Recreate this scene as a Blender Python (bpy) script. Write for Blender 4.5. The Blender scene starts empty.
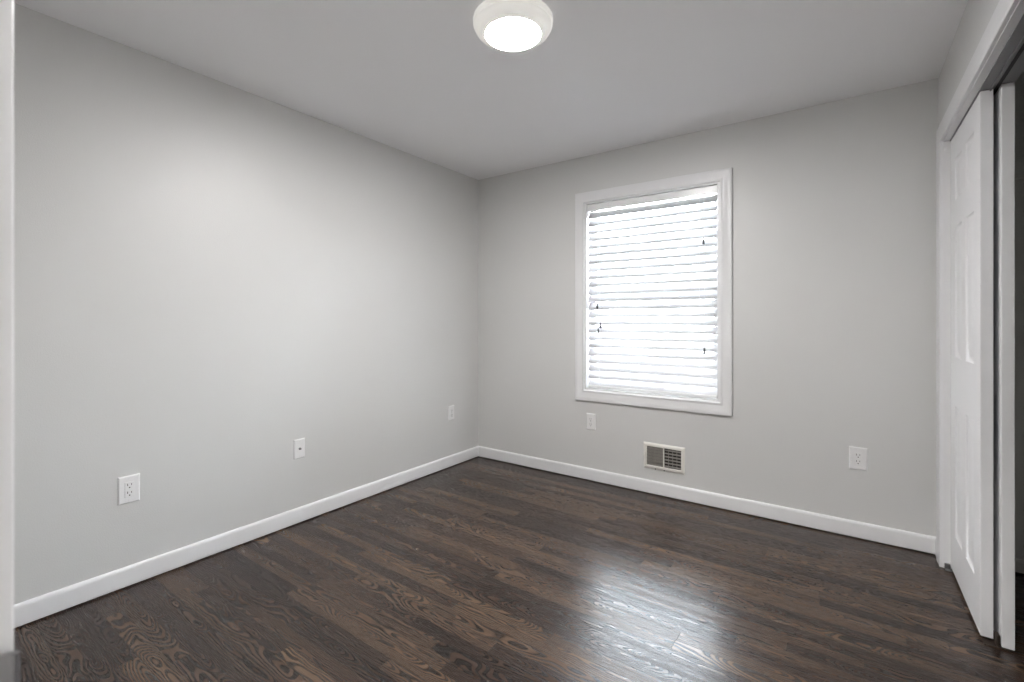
import bpy, bmesh, math, random
from mathutils import Vector, Matrix
random.seed(7)
PI = math.pi
sc = bpy.context.scene
C = sc.collection

# ------------------------------------------------------------------ camera
FPX = 471.0
cam_d = bpy.data.cameras.new('camera')
cam = bpy.data.objects.new('camera', cam_d); C.objects.link(cam)
cam.location = (2.6465, -3.2248, 1.2023)
cam.rotation_euler = (PI/2, 0, math.radians(35.275))
cam_d.sensor_fit = 'HORIZONTAL'
cam_d.sensor_width = 36.0
cam_d.lens = FPX/1024*36.0
cam_d.shift_y = -(341-320.07)/1024
cam_d.clip_start = 0.02
cam_d.dof.use_dof = True
cam_d.dof.focus_distance = 2.7
cam_d.dof.aperture_fstop = 5.0
sc.camera = cam

# ------------------------------------------------------------------ world, view
w = bpy.data.worlds.new('overcast_sky'); sc.world = w; w.use_nodes = True
nt = w.node_tree; nt.nodes.clear()
out = nt.nodes.new('ShaderNodeOutputWorld'); bg = nt.nodes.new('ShaderNodeBackground')
tc = nt.nodes.new('ShaderNodeTexCoord'); sp = nt.nodes.new('ShaderNodeSeparateXYZ')
rp = nt.nodes.new('ShaderNodeValToRGB')
rp.color_ramp.elements[0].position = 0.46; rp.color_ramp.elements[0].color = (2.05, 2.08, 2.14, 1)
rp.color_ramp.elements[1].position = 0.56; rp.color_ramp.elements[1].color = (.80, .86, .96, 1)
mr = nt.nodes.new('ShaderNodeMapRange'); mr.inputs[1].default_value = -1; mr.inputs[2].default_value = 1
nt.links.new(tc.outputs['Generated'], sp.inputs[0]); nt.links.new(sp.outputs['Z'], mr.inputs[0])
nt.links.new(mr.outputs[0], rp.inputs[0]); nt.links.new(rp.outputs[0], bg.inputs[0])
bg.inputs[1].default_value = 15.0
nt.links.new(bg.outputs[0], out.inputs[0])
sc.view_settings.view_transform = 'Standard'
sc.view_settings.look = 'None'
sc.view_settings.gamma = 1.0
sc.view_settings.use_curve_mapping = False
sc.view_settings.exposure = 1.6
LAMP = 108.0
HALL_FILL = 110.0  # strength of the added fill light in the hallway

# ------------------------------------------------------------------ dimensions
W = 3.035          # right wall face
H = 2.44
FY = -3.168        # front wall inner face
TH = 0.115
WX0, WX1, WZ0, WZ1 = 1.041, 1.990, 0.680, 2.083     # window opening
CY0, CY1, CZ = -0.15, -1.50, 2.068                   # closet opening
DX0, DX1, DZ = 2.130, 2.885, 2.04                    # entry doorway

# ------------------------------------------------------------------ materials
def mat(name, col, rough=0.5, metal=0.0, spec=0.5, **kw):
    m = bpy.data.materials.new(name); m.use_nodes = True
    b = m.node_tree.nodes['Principled BSDF']
    b.inputs['Base Color'].default_value = (*col, 1)
    b.inputs['Roughness'].default_value = rough
    b.inputs['Metallic'].default_value = metal
    b.inputs['Specular IOR Level'].default_value = spec
    for k, v in kw.items(): b.inputs[k].default_value = v
    return m

def add_bump(m, scale, dist, detail=3, strength=1.0, colvar=0.0):
    nt = m.node_tree; b = nt.nodes['Principled BSDF']
    tc = nt.nodes.new('ShaderNodeTexCoord'); n = nt.nodes.new('ShaderNodeTexNoise')
    n.inputs['Scale'].default_value = scale; n.inputs['Detail'].default_value = detail
    bp = nt.nodes.new('ShaderNodeBump'); bp.inputs['Distance'].default_value = dist; bp.inputs['Strength'].default_value = strength
    nt.links.new(tc.outputs['Object'], n.inputs['Vector'])
    nt.links.new(n.outputs['Fac'], bp.inputs['Height']); nt.links.new(bp.outputs[0], b.inputs['Normal'])
    if colvar:
        c = b.inputs['Base Color'].default_value[:]
        r = nt.nodes.new('ShaderNodeValToRGB')
        r.color_ramp.elements[0].position = .3; r.color_ramp.elements[1].position = .7
        r.color_ramp.elements[0].color = (*[x*(1-colvar) for x in c[:3]], 1)
        r.color_ramp.elements[1].color = (*[min(1, x*(1+colvar)) for x in c[:3]], 1)
        n2 = nt.nodes.new('ShaderNodeTexNoise'); n2.inputs['Scale'].default_value = 1.3
        nt.links.new(tc.outputs['Object'], n2.inputs['Vector'])
        nt.links.new(n2.outputs['Fac'], r.inputs[0]); nt.links.new(r.outputs[0], b.inputs['Base Color'])
    return m

PAINT = add_bump(mat('greige_wall_paint', (.675, .675, .665), .44, spec=.9), 220, .0006, colvar=.012)
CEIL = add_bump(mat('ceiling_paint', (.93, .93, .945), .75, spec=.3), 160, .0005, colvar=.01)
TRIM = mat('white_trim_paint', (.80, .80, .81), .30, spec=.5)
DOORM = add_bump(mat('white_door_paint', (.84, .84, .85), .38, spec=.5), 90, .0004)
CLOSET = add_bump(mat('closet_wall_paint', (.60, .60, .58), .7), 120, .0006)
PLATE = mat('white_plate_plastic', (.86, .86, .86), .25, spec=.5)
SLOT = mat('dark_slot', (.02, .02, .02), .6)
NICKEL = mat('satin_nickel', (.33, .33, .34), .35, metal=1.0)
GUIDE = mat('dark_bronze', (.06, .045, .035), .45, metal=.4)
BRASS = mat('brass_screw', (.6, .5, .3), .35, metal=1.0)
ALU = mat('track_aluminium', (.30, .30, .31), .45, metal=.5)
VENTM = mat('cream_vent_enamel', (.80, .78, .73), .35)
VENTD = mat('vent_blade_metal', (.20, .185, .165), .5)
VENTI = mat('vent_duct_interior', (.03, .025, .022), .8)
TASSEL = mat('grey_tassel_plastic', (.07, .07, .075), .5)
CORD = mat('blind_cord', (.70, .71, .73), .8)
VINYL = mat('window_vinyl', (.70, .71, .72), .35)
HOUSE = mat('light_housing', (.86, .85, .82), .35)
HB = HOUSE.node_tree.nodes['Principled BSDF']       # frosted acrylic ring, glows faintly with the lamp
HB.inputs['Emission Color'].default_value = (1.0, .98, .92, 1); HB.inputs['Emission Strength'].default_value = .12

def slat_material():
    m = bpy.data.materials.new('white_slat_vinyl'); m.use_nodes = True
    nt = m.node_tree; nt.nodes.clear()
    o = nt.nodes.new('ShaderNodeOutputMaterial'); mx = nt.nodes.new('ShaderNodeMixShader')
    b = nt.nodes.new('ShaderNodeBsdfPrincipled'); t = nt.nodes.new('ShaderNodeBsdfTranslucent')
    b.inputs['Base Color'].default_value = (.46, .46, .475, 1); b.inputs['Roughness'].default_value = .4
    t.inputs['Color'].default_value = (.90, .91, .93, 1)
    mx.inputs[0].default_value = .055
    nt.links.new(b.outputs[0], mx.inputs[1]); nt.links.new(t.outputs[0], mx.inputs[2]); nt.links.new(mx.outputs[0], o.inputs[0])
    return m
SLAT = slat_material()

def glass_material():
    m = bpy.data.materials.new('window_glass'); m.use_nodes = True
    nt = m.node_tree; nt.nodes.clear()
    o = nt.nodes.new('ShaderNodeOutputMaterial'); mx = nt.nodes.new('ShaderNodeMixShader')
    t = nt.nodes.new('ShaderNodeBsdfTransparent'); g = nt.nodes.new('ShaderNodeBsdfGlossy')
    t.inputs[0].default_value = (.95, .97, .96, 1); g.inputs['Roughness'].default_value = .02
    f = nt.nodes.new('ShaderNodeFresnel'); f.inputs[0].default_value = 1.45
    nt.links.new(f.outputs[0], mx.inputs[0]); nt.links.new(t.outputs[0], mx.inputs[1]); nt.links.new(g.outputs[0], mx.inputs[2])
    nt.links.new(mx.outputs[0], o.inputs[0])
    return m
GLASS = glass_material()

def emit(name, col, s):
    m = bpy.data.materials.new(name); m.use_nodes = True
    b = m.node_tree.nodes['Principled BSDF']
    b.inputs['Base Color'].default_value = (.9, .9, .9, 1)
    b.inputs['Emission Color'].default_value = (*col, 1); b.inputs['Emission Strength'].default_value = s
    return m
LENS = emit('lit_diffuser', (1.0, .975, .955), LAMP)
LENS_FILL = emit('hall_fill_diffuser', (1.0, .97, .94), HALL_FILL)

# --- stained oak strip floor
def oak_floor():
    m = bpy.data.materials.new('dark_stained_oak_strip'); m.use_nodes = True
    nt = m.node_tree; N = nt.nodes; Lk = nt.links
    b = N['Principled BSDF']
    def val(x): return x
    def M(op, a, b2=None, c=None):
        n = N.new('ShaderNodeMath'); n.operation = op
        for i, v in enumerate((a, b2, c)):
            if v is None: continue
            if isinstance(v, (int, float)): n.inputs[i].default_value = v
            else: Lk.new(v, n.inputs[i])
        return n.outputs[0]
    def vec(x, y, z):
        n = N.new('ShaderNodeCombineXYZ')
        for i, v in enumerate((x, y, z)):
            if isinstance(v, (int, float)): n.inputs[i].default_value = v
            else: Lk.new(v, n.inputs[i])
        return n.outputs[0]
    def white(v):
        n = N.new('ShaderNodeTexWhiteNoise'); n.noise_dimensions = '3D'; Lk.new(v, n.inputs['Vector'])
        s = N.new('ShaderNodeSeparateColor'); Lk.new(n.outputs['Color'], s.inputs[0])
        return s.outputs[0], s.outputs[1], s.outputs[2]
    def noise(v, detail=2, rough=.5, scale=1.0):
        n = N.new('ShaderNodeTexNoise'); n.inputs['Scale'].default_value = scale
        n.inputs['Detail'].default_value = detail; n.inputs['Roughness'].default_value = rough
        Lk.new(v, n.inputs['Vector']); return n.outputs['Fac']
    def sstep(x, lo, hi):
        n = N.new('ShaderNodeMapRange'); n.interpolation_type = 'SMOOTHSTEP'
        Lk.new(x, n.inputs[0]); n.inputs[1].default_value = lo; n.inputs[2].default_value = hi
        return n.outputs[0]
    def mixc(f, a, c2, mode='MIX'):
        n = N.new('ShaderNodeMix'); n.data_type = 'RGBA'; n.blend_type = mode
        for i, v in ((0, f), (6, a), (7, c2)):
            if isinstance(v, (int, float)): n.inputs[i].default_value = v
            elif isinstance(v, tuple): n.inputs[i].default_value = (*v, 1)
            else: Lk.new(v, n.inputs[i])
        return n.outputs[2]
    tc = N.new('ShaderNodeTexCoord'); s = N.new('ShaderNodeSeparateXYZ'); Lk.new(tc.outputs['Object'], s.inputs[0])
    X, Y = s.outputs[0], s.outputs[1]
    PW = .057
    yr = M('DIVIDE', Y, PW); row = M('FLOOR', yr); yf = M('SUBTRACT', M('FRACT', yr), .5)
    a1, a2, a3 = white(vec(row, 3.7, 1.3))
    Ln = M('ADD', .55, M('MULTIPLY', a1, .65))
    xr = M('DIVIDE', M('ADD', X, M('MULTIPLY', a2, 7.0)), Ln)
    col = M('FLOOR', xr); xf = M('SUBTRACT', M('FRACT', xr), .5)
    pid = vec(row, col, 5.1); pid2 = vec(row, col, 17.9)
    r1, r2, r3 = white(pid); r4, r5, r6 = white(pid2)
    ym = M('MULTIPLY', yf, PW); xm = M('MULTIPLY', xf, Ln)
    zo = M('MULTIPLY', r1, 60.0)
    n1 = noise(vec(M('MULTIPLY', X, 2.6), M('MULTIPLY', Y, 6.0), zo), 2.0, .5)
    n2 = noise(vec(M('MULTIPLY', X, 9.0), M('MULTIPLY', Y, 22.0), M('ADD', zo, 9.0)), 2, .5)
    slope = M('MULTIPLY', M('SUBTRACT', r5, .5), .20)
    hx = M('ADD', M('MULTIPLY', M('SUBTRACT', r4, .5), .06), M('MULTIPLY', xm, slope))
    hx = M('ADD', hx, M('MULTIPLY', M('SUBTRACT', n1, .5), .11))
    yc = M('ADD', ym, M('MULTIPLY', M('SUBTRACT', r6, .5), .042))
    yc = M('ADD', yc, M('MULTIPLY', M('SUBTRACT', n2, .5), .012))
    rr = M('SQRT', M('ADD', M('MULTIPLY', hx, hx), M('MULTIPLY', yc, yc)))
    ringw = M('ADD', .0042, M('MULTIPLY', r3, .0050))
    ring = M('FRACT', M('ADD', M('DIVIDE', rr, ringw), M('MULTIPLY', n2, .5)))
    # sawtooth: abrupt dark pore line then paling latewood
    dark = M('MULTIPLY', sstep(ring, .30, .66), M('SUBTRACT', 1.0, sstep(ring, .93, 1.0)))
    pores = noise(vec(M('MULTIPLY', X, 26.0), M('MULTIPLY', Y, 750.0), zo), 2, .6)
    fine = noise(vec(M('MULTIPLY', X, 5.0), M('MULTIPLY', Y, 260.0), zo), 3, .6)
    pr = sstep(pores, .40, .62)
    darkm = M('MULTIPLY', dark, M('ADD', .70, M('MULTIPLY', pr, .5)))
    darkm = M('MINIMUM', darkm, 1.0)
    big = noise(vec(M('MULTIPLY', X, 1.6), M('MULTIPLY', Y, 5.0), 2.0), 2, .5)
    tone = M('ADD', M('MULTIPLY', r2, .62), M('MULTIPLY', big, .38))
    ramp = N.new('ShaderNodeValToRGB'); Lk.new(tone, ramp.inputs[0])
    e = ramp.color_ramp.elements
    e[0].position = .12; e[0].color = (.032, .019, .015, 1)
    e[1].position = .88; e[1].color = (.175, .112, .072, 1)
    k = e.new(.5); k.color = (.080, .048, .033, 1)
    base = mixc(sstep(fine, .3, .75), ramp.outputs[0], (.030, .019, .015))
    # keep fine streak subtle
    base = mixc(.45, ramp.outputs[0], base)
    c = mixc(darkm, base, (.006, .0045, .004))
    ay = M('ABSOLUTE', yf)
    seam = sstep(ay, .484, .499)
    ax = M('MULTIPLY', M('SUBTRACT', .5, M('ABSOLUTE', xf)), Ln)
    seamx = M('SUBTRACT', 1.0, sstep(ax, .0004, .0014))
    sm = M('MAXIMUM', seam, seamx)
    c = mixc(M('MULTIPLY', sm, .75), c, (.008, .006, .005))
    Lk.new(c, b.inputs['Base Color'])
    rough = M('ADD', ROUGH, M('MULTIPLY', darkm, .05))
    Lk.new(rough, b.inputs['Roughness'])
    b.inputs['Specular IOR Level'].default_value = .42; b.inputs['Coat Weight'].default_value = 0; b.inputs['Coat Roughness'].default_value = .24; b.inputs['Coat IOR'].default_value = 1.7
    h = M('SUBTRACT', M('MULTIPLY', darkm, -.45), M('MULTIPLY', sm, 1.0))
    h = M('ADD', h, M('MULTIPLY', noise(vec(M('MULTIPLY', X, 3.0), M('MULTIPLY', Y, 9.0), 4.0), 2), 1.5))
    bp = N.new('ShaderNodeBump'); bp.inputs['Distance'].default_value = .0007; bp.inputs['Strength'].default_value = .5
    Lk.new(h, bp.inputs['Height']); Lk.new(bp.outputs[0], b.inputs['Normal'])
    return m
ROUGH = .23
OAK = oak_floor()

# ------------------------------------------------------------------ mesh helpers
def new_bm(): return bmesh.new()

def box(bm, x0, x1, y0, y1, z0, z1, bev=0.0, seg=2):
    t = bmesh.new()
    vs = [t.verts.new((x, y, z)) for x in (x0, x1) for y in (y0, y1) for z in (z0, z1)]
    for f in ((0,1,3,2), (4,6,7,5), (0,4,5,1), (2,3,7,6), (0,2,6,4), (1,5,7,3)):
        t.faces.new([vs[i] for i in f])
    bmesh.ops.recalc_face_normals(t, faces=t.faces[:])
    if bev: bmesh.ops.bevel(t, geom=t.edges[:], offset=bev, segments=seg, profile=.6, affect='EDGES')
    merge(bm, t)

def merge(bm, t, mtx=None):
    if mtx is not None: bmesh.ops.transform(t, matrix=mtx, verts=t.verts[:])
    me = bpy.data.meshes.new('tmp'); t.to_mesh(me); t.free(); bm.from_mesh(me); bpy.data.meshes.remove(me)

def prism(bm, prof, a, b, axis):
    """prof: closed 2-D outline in the two other axes, extruded a..b along axis"""
    t = bmesh.new()
    def P(u, v, w_):
        return {'x': (w_, u, v), 'y': (u, w_, v), 'z': (u, v, w_)}[axis]
    r0 = [t.verts.new(P(u, v, a)) for u, v in prof]; r1 = [t.verts.new(P(u, v, b)) for u, v in prof]
    n = len(prof)
    for i in range(n): t.faces.new((r0[i], r0[(i+1) % n], r1[(i+1) % n], r1[i]))
    t.faces.new(r0); t.faces.new(r1[::-1])
    bmesh.ops.recalc_face_normals(t, faces=t.faces[:]); merge(bm, t)

def lathe(bm, prof, cx, cy, n=64, cap0=True, cap1=True):
    t = bmesh.new(); rings = []
    for r, z in prof:
        rings.append([t.verts.new((cx+r*math.cos(2*PI*i/n), cy+r*math.sin(2*PI*i/n), z)) for i in range(n)])
    for a, b2 in zip(rings, rings[1:]):
        for i in range(n): t.faces.new((a[i], a[(i+1) % n], b2[(i+1) % n], b2[i]))
    if cap0: t.faces.new(rings[0])
    if cap1: t.faces.new(rings[-1][::-1])
    bmesh.ops.recalc_face_normals(t, faces=t.faces[:]); merge(bm, t)

def cyl(bm, p0, p1, r0, r1=None, n=16):
    r1 = r0 if r1 is None else r1
    p0, p1 = Vector(p0), Vector(p1); d = p1-p0
    t = bmesh.new()
    bmesh.ops.create_cone(t, cap_ends=True, segments=n, radius1=r0, radius2=r1, depth=d.length)
    q = d.to_track_quat('Z', 'Y').to_matrix().to_4x4(); q.translation = (p0+p1)/2
    merge(bm, t, q)

def tube(bm, pts, r, n=8):
    t = bmesh.new(); rings = []
    for i, p in enumerate(pts):
        p = Vector(p)
        d = (Vector(pts[min(i+1, len(pts)-1)])-Vector(pts[max(i-1, 0)])).normalized()
        u = d.orthogonal().normalized() if i == 0 else (u - d*u.dot(d)).normalized()
        v = d.cross(u)
        rings.append([t.verts.new(p+r*(math.cos(2*PI*k/n)*u+math.sin(2*PI*k/n)*v)) for k in range(n)])
    for a, b2 in zip(rings, rings[1:]):
        for i in range(n): t.faces.new((a[i], a[(i+1) % n], b2[(i+1) % n], b2[i]))
    t.faces.new(rings[0]); t.faces.new(rings[-1][::-1])
    bmesh.ops.recalc_face_normals(t, faces=t.faces[:]); merge(bm, t)

def obj(name, bm, m, parent=None, smooth=False, origin=None):
    me = bpy.data.meshes.new(name)
    if origin is not None: bmesh.ops.translate(bm, vec=-Vector(origin), verts=bm.verts[:])
    bm.to_mesh(me); bm.free(); me.materials.append(m)
    if smooth:
        me.shade_smooth() if hasattr(me, 'shade_smooth') else None
    o = bpy.data.objects.new(name, me); C.objects.link(o)
    if origin is not None: o.location = origin
    if parent: o.parent = parent
    return o

def autosmooth(o, ang=35):
    me = o.data; me.shade_smooth()
    b = bmesh.new(); b.from_mesh(me)
    for e in b.edges:
        e.smooth = len(e.link_faces) == 2 and e.calc_face_angle(0) < math.radians(ang)
    b.to_mesh(me); b.free()
    return o

def struct(name, bm, m, label=None, cat=None):
    o = obj(name, bm, m); o['kind'] = 'structure'
    if label: o['label'] = label
    if cat: o['category'] = cat
    return o

def thing(name, label, cat, loc, rotz=0, group=None):
    o = bpy.data.objects.new(name, None); C.objects.link(o)
    o.empty_display_size = .05
    o.location = loc; o.rotation_euler = (0, 0, rotz); o['label'] = label; o['category'] = cat
    if group: o['group'] = group
    return o

# ------------------------------------------------------------------ room shell
HY = -4.45         # back of the hallway
CX1 = 3.75         # closet back wall
bm = new_bm(); box(bm, -.1, CX1+.1, HY-.1, .12, -.12, 0)
struct('floor', bm, OAK, 'dark stained oak strip floor with glossy finish', 'floor')
bm = new_bm(); box(bm, -.1, CX1+.1, HY-.1, .12, H, H+.1)
struct('ceiling', bm, CEIL, 'smooth white ceiling', 'ceiling')
bm = new_bm(); box(bm, -.1, 0, FY-TH, .12, 0, H)
struct('wall_left', bm, PAINT, 'plain grey wall left of the window wall', 'wall')
bm = new_bm()
box(bm, 0, WX0, 0, .12, 0, H); box(bm, WX1, W, 0, .12, 0, H)
box(bm, WX0, WX1, 0, .12, 0, WZ0); box(bm, WX0, WX1, 0, .12, WZ1, H)
struct('wall_back', bm, PAINT, 'grey wall with the window in it', 'wall')
bm = new_bm()
box(bm, W, W+TH, CY0+.015, .12, 0, H)
box(bm, W, W+TH, CY1-.015, CY0+.015, CZ+.015, H)
box(bm, W, W+TH, FY-TH, CY1-.015, 0, H)
struct('wall_right', bm, PAINT, 'grey wall around the closet opening', 'wall')
bm = new_bm()
box(bm, 0, DX0-.018, FY-TH, FY, 0, H); box(bm, DX1+.018, W, FY-TH, FY, 0, H)
box(bm, DX0-.018, DX1+.018, FY-TH, FY, DZ+.018, H)
struct('wall_front', bm, PAINT, 'grey wall with the entry doorway', 'wall')
# closet shell
bm = new_bm()
box(bm, W+TH, CX1+.1, 0, .12, 0, H)
box(bm, CX1, CX1+.1, -1.9, 0, 0, H)
box(bm, W+TH, CX1+.1, -2.0, -1.9, 0, H)
struct('wall_closet', bm, CLOSET, 'unlit grey wall inside the closet', 'wall')
# hallway shell
bm = new_bm()
box(bm, 1.3, 1.4, HY, FY-TH, 0, H); box(bm, W+.35, W+.45, HY, FY-TH, 0, H)
box(bm, 1.3, W+.45, HY-.1, HY, 0, H); box(bm, W+TH, W+.45, FY-TH, FY-TH+.1, 0, H)
struct('wall_hall', bm, PAINT, 'grey wall of the hallway behind the doorway', 'wall')

# ------------------------------------------------------------------ baseboards
def base_prof(t=.014, h=.092, z0=.008):
    p = [(0, z0), (t, z0), (t, h-.018)]
    for k in range(1, 6):
        a = k/5*PI/2
        p.append((t - (t-.003)*(1-math.cos(a)), h-.018+.018*math.sin(a)))
    p.append((0, h)); return p
BP = base_prof()
bm = new_bm(); prism(bm, [(u, v) for u, v in BP], FY, 0, 'y')
autosmooth(struct('baseboard_left', bm, TRIM, 'white baseboard along the left wall', 'baseboard'))
bm = new_bm(); prism(bm, [(-u, v) for u, v in BP], .0, W, 'x')
autosmooth(struct('baseboard_back', bm, TRIM, 'white baseboard along the window wall', 'baseboard'))
bm = new_bm()
prism(bm, [(W-u, v) for u, v in BP], CY0+.087, 0, 'y'); prism(bm, [(W-u, v) for u, v in BP], FY, CY1-.087, 'y')
autosmooth(struct('baseboard_right', bm, TRIM, 'short white baseboard beside the closet', 'baseboard'))
bm = new_bm(); prism(bm, [(FY+u, v) for u, v in BP], 0, DX0-.08, 'x')
autosmooth(struct('baseboard_front', bm, TRIM, 'white baseboard beside the entry doorway', 'baseboard'))
bm = new_bm(); prism(bm, [(-u, v*.70) for u, v in BP], W+TH, CX1, 'x')
autosmooth(struct('baseboard_closet', bm, CLOSET, 'low baseboard on the end wall inside the closet', 'baseboard'))

# ------------------------------------------------------------------ casing (mitred picture frame with a profile)
# profile across the board: u = 0 inner edge .. 1 outer edge, v = thickness
CAS = [(0, .0), (0, .010), (.02, .0125), (.08, .0135), (.16, .0125), (.22, .0105), (.30, .0110), (.62, .0150), (.72, .0175), (.90, .0185), (.97, .0175), (1.0, .0150), (1.0, 0)]
def casing(bm, loop_in, loop_out, nrm, closed=True, prof=CAS):
    """loops: matching corner points on the wall plane; nrm: direction out of the wall"""
    nrm = Vector(nrm); t = bmesh.new(); rings = []
    for a, b2 in zip(loop_in, loop_out):
        a, b2 = Vector(a), Vector(b2)
        rings.append([t.verts.new(a.lerp(b2, u)+nrm*v) for u, v in prof])
    n = len(rings); m_ = len(prof)
    for i in range(n if closed else n-1):
        r, s = rings[i], rings[(i+1) % n]
        for k in range(m_): t.faces.new((r[k], r[(k+1) % m_], s[(k+1) % m_], s[k]))
    if not closed: t.faces.new(rings[0]); t.faces.new(rings[-1][::-1])
    bmesh.ops.recalc_face_normals(t, faces=t.faces[:]); merge(bm, t)

# ------------------------------------------------------------------ window
X0, X1, Z0, Z1 = .966, 2.067, .597, 2.163
bm = new_bm()
cs = [(u, v) for u, v in CAS]
casing(bm, [(WX0-.004, 0, WZ0-.004), (WX1+.004, 0, WZ0-.004), (WX1+.004, 0, WZ1+.004), (WX0-.004, 0, WZ1+.004)],
       [(X0, 0, Z0), (X1, 0, Z0), (X1, 0, Z1), (X0, 0, Z1)], (0, -1, 0))
win = autosmooth(struct('window_1', bm, TRIM, 'white framed double hung window behind a lowered blind', 'window'), 25)
# jamb liner
bm = new_bm(); t = .012
box(bm, WX0-.004, WX0+t, -.002, .125, WZ0-.004, WZ1+.004); box(bm, WX1-t, WX1+.004, -.002, .125, WZ0-.004, WZ1+.004)
box(bm, WX0+t, WX1-t, -.002, .125, WZ0-.004, WZ0+t*.8); box(bm, WX0+t, WX1-t, -.002, .125, WZ1-t*.5, WZ1+.004)
obj('jamb', bm, TRIM, win)
IX0, IX1 = WX0+t, WX1-t
IZ0, IZ1 = WZ0+.0096, WZ1-.006
def sash(y0, y1, z0, z1, name):
    bm = new_bm(); s_ = .04
    box(bm, IX0, IX0+s_, y0, y1, z0, z1, .003); box(bm, IX1-s_, IX1, y0, y1, z0, z1, .003)
    box(bm, IX0+s_, IX1-s_, y0, y1, z0, z0+s_, .003); box(bm, IX0+s_, IX1-s_, y0, y1, z1-s_, z1, .003)
    o = obj(name, bm, VINYL, win)
    bm = new_bm(); box(bm, IX0+s_-.005, IX1-s_+.005, (y0+y1)/2-.002, (y0+y1)/2+.002, z0+s_-.005, z1-s_+.005)
    obj('pane', bm, GLASS, o)
zm = (IZ0+IZ1)/2
sash(.072, .094, IZ0, zm+.02, 'sash'); sash(.096, .118, zm-.02, IZ1, 'sash')

# ------------------------------------------------------------------ blind
BX0, BX1 = IX0+.004, IX1-.004
BXC = (BX0+BX1)/2
BYC = .036
blind = thing('window_blind', 'white faux wood horizontal blind lowered over the window', 'blind', (BXC, BYC, WZ0+.01))
bo = Vector((BXC, BYC, WZ0+.01))
def bobj(name, bm, m, parent=None, smooth=False):
    bmesh.ops.translate(bm, vec=-bo, verts=bm.verts[:])
    return obj(name, bm, m, parent or blind, smooth)
bm = new_bm(); HZ = IZ1-.007
box(bm, BX0, BX1, BYC-.026, BYC+.026, HZ-.046, HZ, .002)
bobj('headrail', bm, PLATE)
for xa, xb in ((BX0-.001, BX0+.022), (BX1-.022, BX1+.001)):
    bm = new_bm(); box(bm, xa, xb, BYC-.030, BYC-.0255, HZ-.050, HZ+.001, .001)
    bobj('end_bracket', bm, PLATE)
SW, PITCH, TILT = .0635, .0572, math.radians(55)
ztop = HZ-.046-.031
zbot = WZ0+.0096+.006
nsl = int((ztop-(zbot+.038))/PITCH)+1
slat_me = None
def slat_mesh():
    t = bmesh.new(); n = 6; L0, L1 = BX0+.003-BXC, BX1-.003-BXC
    th = .0027
    prof = []
    for i in range(n+1):
        u = -SW/2+SW*i/n; prof.append((u, .0030*(1-(2*u/SW)**2)+th/2))
    for i in range(n, -1, -1):
        u = -SW/2+SW*i/n; prof.append((u, .0030*(1-(2*u/SW)**2)-th/2))
    # room edge (-y) goes down
    c, s_ = math.cos(TILT), math.sin(TILT)
    prof = [(u*c - v*s_, u*s_ + v*c) for u, v in prof]
    prism(t, prof, L0, L1, 'x')
    me = bpy.data.meshes.new('slat'); t.to_mesh(me); t.free(); me.materials.append(SLAT)
    return me
sm_ = slat_mesh()
for i in range(nsl):
    o = bpy.data.objects.new('slat', sm_); C.objects.link(o); o.parent = blind
    o.location = (random.uniform(-.0006, .0006), 0, ztop-i*PITCH-bo.z)
    o.rotation_euler = (random.uniform(-.02, .02), random.uniform(-.0006, .0006), 0)
    if i == 0: autosmooth(o, 30)
bm = new_bm(); box(bm, BX0+.003, BX1-.003, BYC-.022, BYC+.022, zbot, zbot+.018, .003)
bobj('bottom_rail', bm, PLATE)
# ladder tapes: two strings front and back at each station
for xs in (BX0+.095, BX0+.335, BX0+.575, BX1-.11):
    bm = new_bm()
    for yo in (-.020, .020):
        tube(bm, [(xs, BYC+yo, HZ-.046), (xs, BYC+yo*1.02, (HZ+zbot)/2), (xs, BYC+yo, zbot+.012)], .0009, 6)
    bobj('ladder_cord', bm, CORD)
def pull(x, zt, xo=0.0):
    bm = new_bm(); tube(bm, [(x, BYC-.029, HZ-.040), (x+xo*.5, BYC-.031, (HZ+zt)/2), (x+xo, BYC-.031, zt+.03)], .0010, 6)
    c_ = bobj('pull_cord', bm, CORD)
    bm = new_bm()
    t_ = [(.0030, zt+.038), (.0055, zt+.030), (.0080, zt+.006), (.0084, zt), (.004, zt-.003)]
    lathe(bm, t_, x+xo, BYC-.031, 16)
    autosmooth(bobj('tassel', bm, TASSEL, c_))
PULLS = [(1.139, 1.285, .001), (1.154, 1.105, -.006), (1.153, 1.145, .012), (1.892, 1.700, 0), (1.899, .985, -.002)]
for a in PULLS: pull(*a)

# ------------------------------------------------------------------ closet opening, track
bm = new_bm()
KP = [(0, 0), (0, .012), (.05, .014), (.15, .014), (.22, .0125), (.7, .0150), (.95, .0155), (1, .0130), (1, 0)]
ci = [(W, CY0-.004+.008, 0), (W, CY0+.004, CZ+.004), (W, CY1-.004, CZ+.004), (W, CY1-.004, 0)]
co = [(W, CY0+.086, 0), (W, CY0+.086, CZ+.084), (W, CY1-.086, CZ+.084), (W, CY1-.086, 0)]
casing(bm, ci, co, (-1, 0, 0), closed=False, prof=KP)
ct = autosmooth(struct('trim_1', bm, TRIM, 'white casing around the closet opening', 'trim'), 25)
bm = new_bm()
box(bm, W-.001, W+TH+.001, CY0, CY0+.015, 0.0, CZ+.015)
box(bm, W-.001, W+TH+.001, CY1-.015, CY1, 0, CZ+.015)
box(bm, W-.001, W+TH+.001, CY1, CY0, CZ, CZ+.015)
obj('jamb', bm, TRIM, ct)
DA0, DA1 = 3.062, 3.097      # front sliding door
DB0, DB1 = 3.1125, 3.1465    # rear sliding door
TZ = CZ
bm = new_bm()
box(bm, DA0-.004, DA1+.003, CY1+.002, CY0-.002, TZ-.004, TZ)
box(bm, DA1-.010, DA1-.0065, CY1+.002, CY0-.002, TZ-.012, TZ-.0035)
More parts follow.
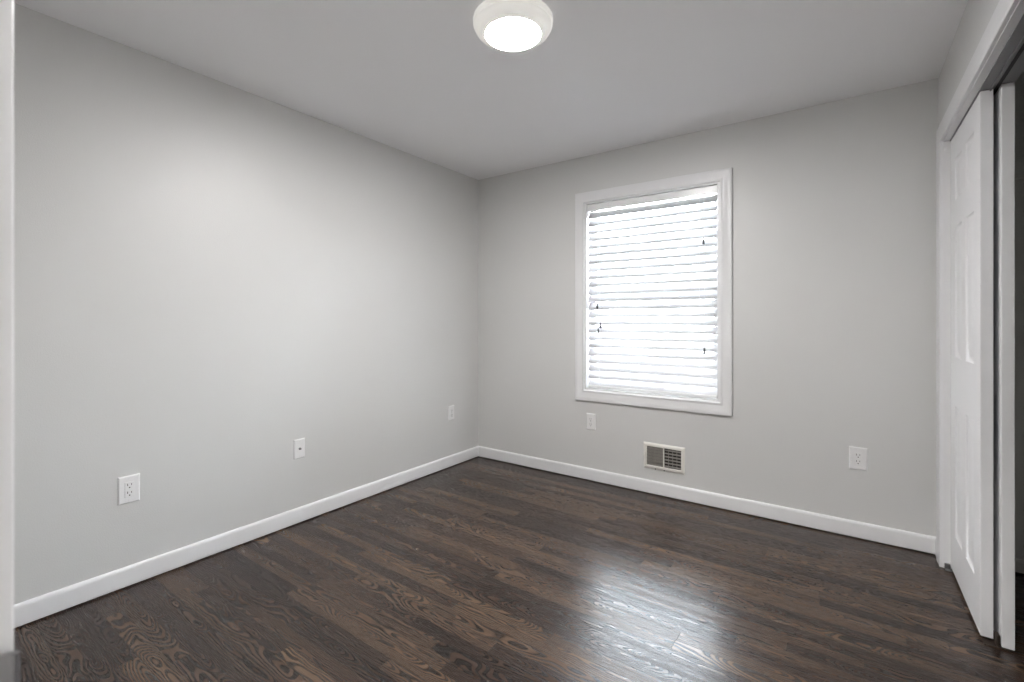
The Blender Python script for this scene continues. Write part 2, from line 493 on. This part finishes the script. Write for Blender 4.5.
box(bm, DB0-.001, DB0, CY1+.002, CY0-.002, TZ-.006, TZ)
box(bm, DB0, DB1+.003, CY1+.002, CY0-.002, TZ-.004, TZ)
obj('sliding_track', bm, ALU, ct)
bm = new_bm(); box(bm, DA1+.0031, DB0-.0011, CY1+.002, CY0-.002, TZ-.005, TZ-.001)
obj('track_channel', bm, SLOT, ct)
# small floor bracket at the far jamb
bm = new_bm()
box(bm, W+.004, W+.024, CY0-.012, CY0-.001, .0, .028, .002); box(bm, W+.004, W+.05, CY0-.030, CY0-.001, 0, .004, .001)
obj('floor_bracket', bm, NICKEL, ct)

# six panel sliding doors
def panel_door(name, x0, x1, y0, y1, z0, z1, label):
    """face towards -x; raised panels moulded both sides"""
    bm = new_bm(); th = x1-x0; wd = y1-y0; hd = z1-z0
    st = .105; mull = .075
    pw = (wd-2*st-mull)/2
    cols = [(y0+st, y0+st+pw), (y1-st-pw, y1-st)]
    rows = [(.200, .805), (1.030, 1.635), (1.755, 1.950)]
    # front face cut as a grid with recessed rings
    ys = sorted({y0, y1, *[c for p in cols for c in p]}); zs = sorted({z0, z1, *[c for p in rows for c in p]})
    t = bmesh.new()
    def quad(pts): t.faces.new([t.verts.new(p) for p in pts])
    for sx, xx in ((-1, x0), (1, x1)):
        for ya, yb in zip(ys, ys[1:]):
            for za, zb in zip(zs, zs[1:]):
                if (ya, yb) in cols and any(abs(za-r[0]) < 1e-6 and abs(zb-r[1]) < 1e-6 for r in rows):
                    # moulding: steps inward (inset, depth)
                    steps = [(0, 0), (.005, .0055), (.012, .0090), (.020, .0095), (.024, .0085), (.046, .0015), (.050, .0008)]
                    prev = None
                    for ins, dp in steps:
                        xr = xx - sx*dp
                        ring = [(xr, ya+ins, za+ins), (xr, yb-ins, za+ins), (xr, yb-ins, zb-ins), (xr, ya+ins, zb-ins)]
                        if prev:
                            for i in range(4): quad([prev[i], prev[(i+1) % 4], ring[(i+1) % 4], ring[i]])
                        prev = ring
                    quad(prev)
                else:
                    quad([(xx, ya, za), (xx, yb, za), (xx, yb, zb), (xx, ya, zb)])
    for ya, yb in zip(ys, ys[1:]):
        for zz in (z0, z1): quad([(x0, ya, zz), (x1, ya, zz), (x1, yb, zz), (x0, yb, zz)])
    for za, zb in zip(zs, zs[1:]):
        for yy in (y0, y1): quad([(x0, yy, za), (x1, yy, za), (x1, yy, zb), (x0, yy, zb)])
    bmesh.ops.remove_doubles(t, verts=t.verts[:], dist=1e-5)
    bmesh.ops.recalc_face_normals(t, faces=t.faces[:])
    # soften the leading vertical edges
    ed = [e for e in t.edges if all(abs(v.co.y-y0) < 1e-6 for v in e.verts) and (all(abs(v.co.x-x0) < 1e-6 for v in e.verts) or all(abs(v.co.x-x1) < 1e-6 for v in e.verts))]
    bmesh.ops.bevel(t, geom=ed, offset=.0018, segments=2, affect='EDGES')
    merge(bm, t)
    o = struct(name, bm, DOORM, label, 'door')
    return autosmooth(o, 40)
d2 = panel_door('door_1', DA0, DA1, -.760, CY0-.001, .016, TZ-.006, 'front white panelled sliding closet door, nearest the room')
d3 = panel_door('door_2', DB0, DB1, -.792, CY0-.030, .010, TZ-.006, 'rear white panelled sliding closet door, behind the front one')
# floor guide under the doors
bm = new_bm()
box(bm, DA0+.004, DB1, -.790, -.750, .0, .004, .001)
box(bm, DA1+.003, DB0-.003, -.785, -.755, .003, .045, .002)
fg = obj('door_guide', bm, GUIDE)
fg['label'] = 'small dark bronze floor guide between the two closet doors'; fg['category'] = 'door guide'
# cleats on the closet end wall
for z, lab in ((1.962, 'upper grey wooden cleat on the closet end wall'), (1.112, 'lower grey wooden cleat on the closet end wall')):
    bm = new_bm(); box(bm, W+TH+.002, CX1-.002, -.026, 0, z-.09, z, .002)
    o = obj('closet_cleat', bm, CLOSET); o['label'] = lab; o['category'] = 'shelf cleat'

# ------------------------------------------------------------------ entry doorway
bm = new_bm()
ci = [(DX0-.005, FY, 0), (DX0-.005, FY, DZ+.005), (DX1+.005, FY, DZ+.005), (DX1+.005, FY, 0)]
co = [(DX0-.075, FY, 0), (DX0-.075, FY, DZ+.075), (DX1+.075, FY, DZ+.075), (DX1+.075, FY, 0)]
EP = [(0, 0), (0, .0165), (.03, .018), (.3, .018), (.5, .015), (.95, .012), (1, .010), (1, 0)]
casing(bm, ci, co, (0, 1, 0), closed=False, prof=EP)
ci = [(a[0], FY-TH, a[2]) for a in ci]; co = [(a[0], FY-TH, a[2]) for a in co]
casing(bm, ci, co, (0, -1, 0), closed=False, prof=EP)
et = autosmooth(struct('door_3', bm, TRIM, 'white casing and jamb of the entry doorway, blurred at the left edge', 'door frame'), 25)
bm = new_bm()
box(bm, DX0-.018, DX0, FY-TH-.001, FY+.001, 0, DZ+.018); box(bm, DX1, DX1+.018, FY-TH-.001, FY+.001, 0, DZ+.018)
box(bm, DX0, DX1, FY-TH-.001, FY+.001, DZ, DZ+.018)
obj('jamb', bm, TRIM, et)
bm = new_bm()
box(bm, DX0-.001, DX0+.0018, FY-.042, FY-.002, .897, .957, .0008)
# curled lip reaching past the casing
prof = []
for k in range(7):
    a = k/6*PI/2; prof.append((DX0+.001+.010*(1-math.cos(a)), FY-.002+.021*math.sin(a)))
for k in range(6, -1, -1):
    a = k/6*PI/2; prof.append((DX0+.0035+.0095*(1-math.cos(a)), FY-.002+.0185*math.sin(a)))
prism(bm, prof, .901, .9535, 'z')
obj('strike_plate', bm, NICKEL, et)['label'] = 'satin nickel strike plate'

# ------------------------------------------------------------------ ceiling light, and an added hall fill
def flush_light(x, y, lens, label, name='ceiling_light'):
    t = thing(name, label, 'ceiling light', (x, y, H))
    bm = new_bm()
    lathe(bm, [(.150, 0), (.1635, 0), (.1645, -.006), (.1640, -.020), (.1600, -.024), (.1560, -.026)], 0, 0, 72)
    autosmooth(obj('base', bm, HOUSE, t), 30)
    bm = new_bm()
    lathe(bm, [(.1590, -.0245), (.1585, -.032), (.1520, -.042), (.1400, -.051), (.1240, -.0575), (.1150, -.060), (.1135, -.058)], 0, 0, 72)
    autosmooth(obj('rim', bm, HOUSE, t), 40)
    bm = new_bm()
    lathe(bm, [(.1138, -.0575), (.1132, -.0605), (.105, -.0620), (.08, -.0630), (.04, -.0635), (.004, -.0638)], 0, 0, 72)
    autosmooth(obj('diffuser', bm, lens, t), 60)
    return t
flush_light(1.526, -1.633, LENS, 'round white flush ceiling light, switched on')
flush_light(2.3, -3.87, LENS_FILL, 'unseen round fill light added in the hallway behind the doorway')  # unseen lamp, added only to brighten the room through the doorway

# ------------------------------------------------------------------ wall plates (local: x across, z up, front towards -y)
def plate_bm(wd, ht, dp=.0075):
    bm = new_bm(); t = bmesh.new()
    a, b2 = wd/2, ht/2
    lv = [(0, 0), (0, dp*.35), (.003, dp*.85), (.006, dp)]
    rings = [[t.verts.new((sx*(a-i), -d, sz*(b2-i))) for sx, sz in ((-1, -1), (1, -1), (1, 1), (-1, 1))] for i, d in lv]
    for r, s_ in zip(rings, rings[1:]):
        for i in range(4): t.faces.new((r[i], r[(i+1) % 4], s_[(i+1) % 4], s_[i]))
    t.faces.new(rings[0]); t.faces.new(rings[-1][::-1])
    bmesh.ops.recalc_face_normals(t, faces=t.faces[:]); merge(bm, t); return bm
def screw(bm, x, z, y):
    cyl(bm, (x, y+.002, z), (x, y-.0012, z), .0032, .0028, 14)
def slots(bm, x, z, y):
    box(bm, x-.0085, x-.0060, y-.0006, y+.002, z-.002, z+.008)
    box(bm, x+.0060, x+.0082, y-.0006, y+.002, z-.001, z+.007)
    cyl(bm, (x, y+.002, z-.010), (x, y-.0006, z-.010), .0028, n=14)
def outlet(loc, rot, label, style, wd=.080, ht=.122):
    t = thing('wall_outlet' if style in ('decora', 'duplex') else style, label, {'decora': 'outlet', 'duplex': 'outlet', 'cable_plate': 'wall plate'}[style], loc, rot)
    obj('cover_plate', plate_bm(wd, ht), PLATE, t)
    if style == 'decora':
        bm = new_bm(); box(bm, -.0170, .0170, -.0095, -.003, -.034, .034, .0012)
        r = obj('receptacle', bm, PLATE, t)
        bm = new_bm(); slots(bm, 0, .019, -.0095); slots(bm, 0, -.016, -.0095); obj('socket_slots', bm, SLOT, r)
        for zz in (.048, -.048):
            bm = new_bm(); screw(bm, 0, zz, -.0075); obj('screw', bm, PLATE, t)
    elif style == 'duplex':
        for zc in (.0195, -.0195):
            bm = new_bm()
            tt = bmesh.new()
            pr = []
            for k in range(28):
                a = 2*PI*k/28; pr.append((.0172*math.cos(a), max(-.0142, min(.0142, .0172*math.sin(a)))+zc))
            prism(tt, pr, -.0098, -.003, 'y'); merge(bm, tt)
            r = obj('receptacle', bm, PLATE, t)
            bm = new_bm(); slots(bm, 0, zc, -.0098); obj('socket_slots', bm, SLOT, r)
        bm = new_bm(); screw(bm, 0, 0, -.0075); obj('screw', bm, NICKEL, t)
    else:
        bm = new_bm(); cyl(bm, (0, -.003, 0), (0, -.0100, 0), .0080, n=6)
        cyl(bm, (0, -.003, 0), (0, -.018, 0), .0048, n=20)
        obj('coaxial_jack', bm, NICKEL, t)
        bm = new_bm(); cyl(bm, (0, -.0178, 0), (0, -.0184, 0), .0034, n=16); obj('jack_opening', bm, SLOT, t)
        for zz in (.042, -.042):
            bm = new_bm(); screw(bm, 0, zz, -.0075); obj('screw', bm, PLATE, t)
    return t
RL = math.radians(90)      # on the left wall, front towards +x
outlet((0, -2.486, .438), RL, 'white outlet on the left wall, nearest the doorway', 'decora', .081, .124)
outlet((0, -1.672, .440), RL, 'white cable plate with one round jack, mid left wall', 'cable_plate', .070, .115)
outlet((0, -.352, .440), RL, 'white outlet on the left wall, near the room corner', 'duplex', .070, .118)
outlet((1.093, 0, .442), 0, 'white outlet on the window wall, directly below the window', 'duplex', .076, .122)
outlet((2.705, 0, .439), 0, 'white outlet on the window wall, near the closet', 'decora', .082, .124)

# ------------------------------------------------------------------ air vent
vx0, vx1, vz0, vz1 = 1.495, 1.776, .172, .352
vt = thing('air_vent', 'cream metal wall register with two louvred openings above the baseboard', 'vent', ((vx0+vx1)/2, 0, vz0))
vo = Vector(vt.location)
def vobj(name, bm, m):
    bmesh.ops.translate(bm, vec=-vo, verts=bm.verts[:]); return obj(name, bm, m, vt)
ox0, ox1, oz0, oz1 = vx0+.025, vx1-.023, vz0+.026, vz1-.024
xm_ = (ox0+ox1)/2
bm = new_bm()
fp = [(0, 0), (0, .009), (.12, .011), (.55, .010), (.95, .004), (1, .002), (1, 0)]
casing(bm, [(ox0, 0, oz0), (ox1, 0, oz0), (ox1, 0, oz1), (ox0, 0, oz1)], [(vx0, 0, vz0), (vx1, 0, vz0), (vx1, 0, vz1), (vx0, 0, vz1)], (0, -1, 0), prof=fp)
box(bm, xm_-.0035, xm_+.0035, -.0105, -.0015, oz0-.002, oz1+.002, .001)
vobj('frame', bm, VENTM)
bm = new_bm(); box(bm, ox0-.004, ox1+.004, -.0012, -.0004, oz0-.004, oz1+.004); vobj('duct', bm, VENTI)
for side, (a, b2) in enumerate(((ox0+.001, xm_-.0045), (xm_+.0045, ox1-.001))):
    bm = new_bm(); n = 6
    for i in range(n):
        z = oz0+(i+.5)*(oz1-oz0)/n
        tl = .0045 if side else .0075
        hgt = .0042 if side else .0092
        prism(bm, [(-.0088, z-hgt), (-.0080, z-hgt-.0006), (-.0018, z+hgt-.0006), (-.0022, z+hgt)], a, b2, 'x')
    for k in range(1, 4):
        xx = a+(b2-a)*k/4
        box(bm, xx-.0006, xx+.0006, -.0095, -.0016, oz0, oz1)
    vobj('louvre_bank', bm, VENTD)
bm = new_bm(); box(bm, vx0+.004, vx0+.009, -.018, -.003, vz0+.082, vz0+.108, .0015); vobj('damper_lever', bm, VENTM)
for xx in (vx0+.085, vx0+.145):
    bm = new_bm(); cyl(bm, (xx, -.003, vz0+.005), (xx, -.0085, vz0+.005), .0045, .0035, 12)
    vobj('screw', bm, SLOT)
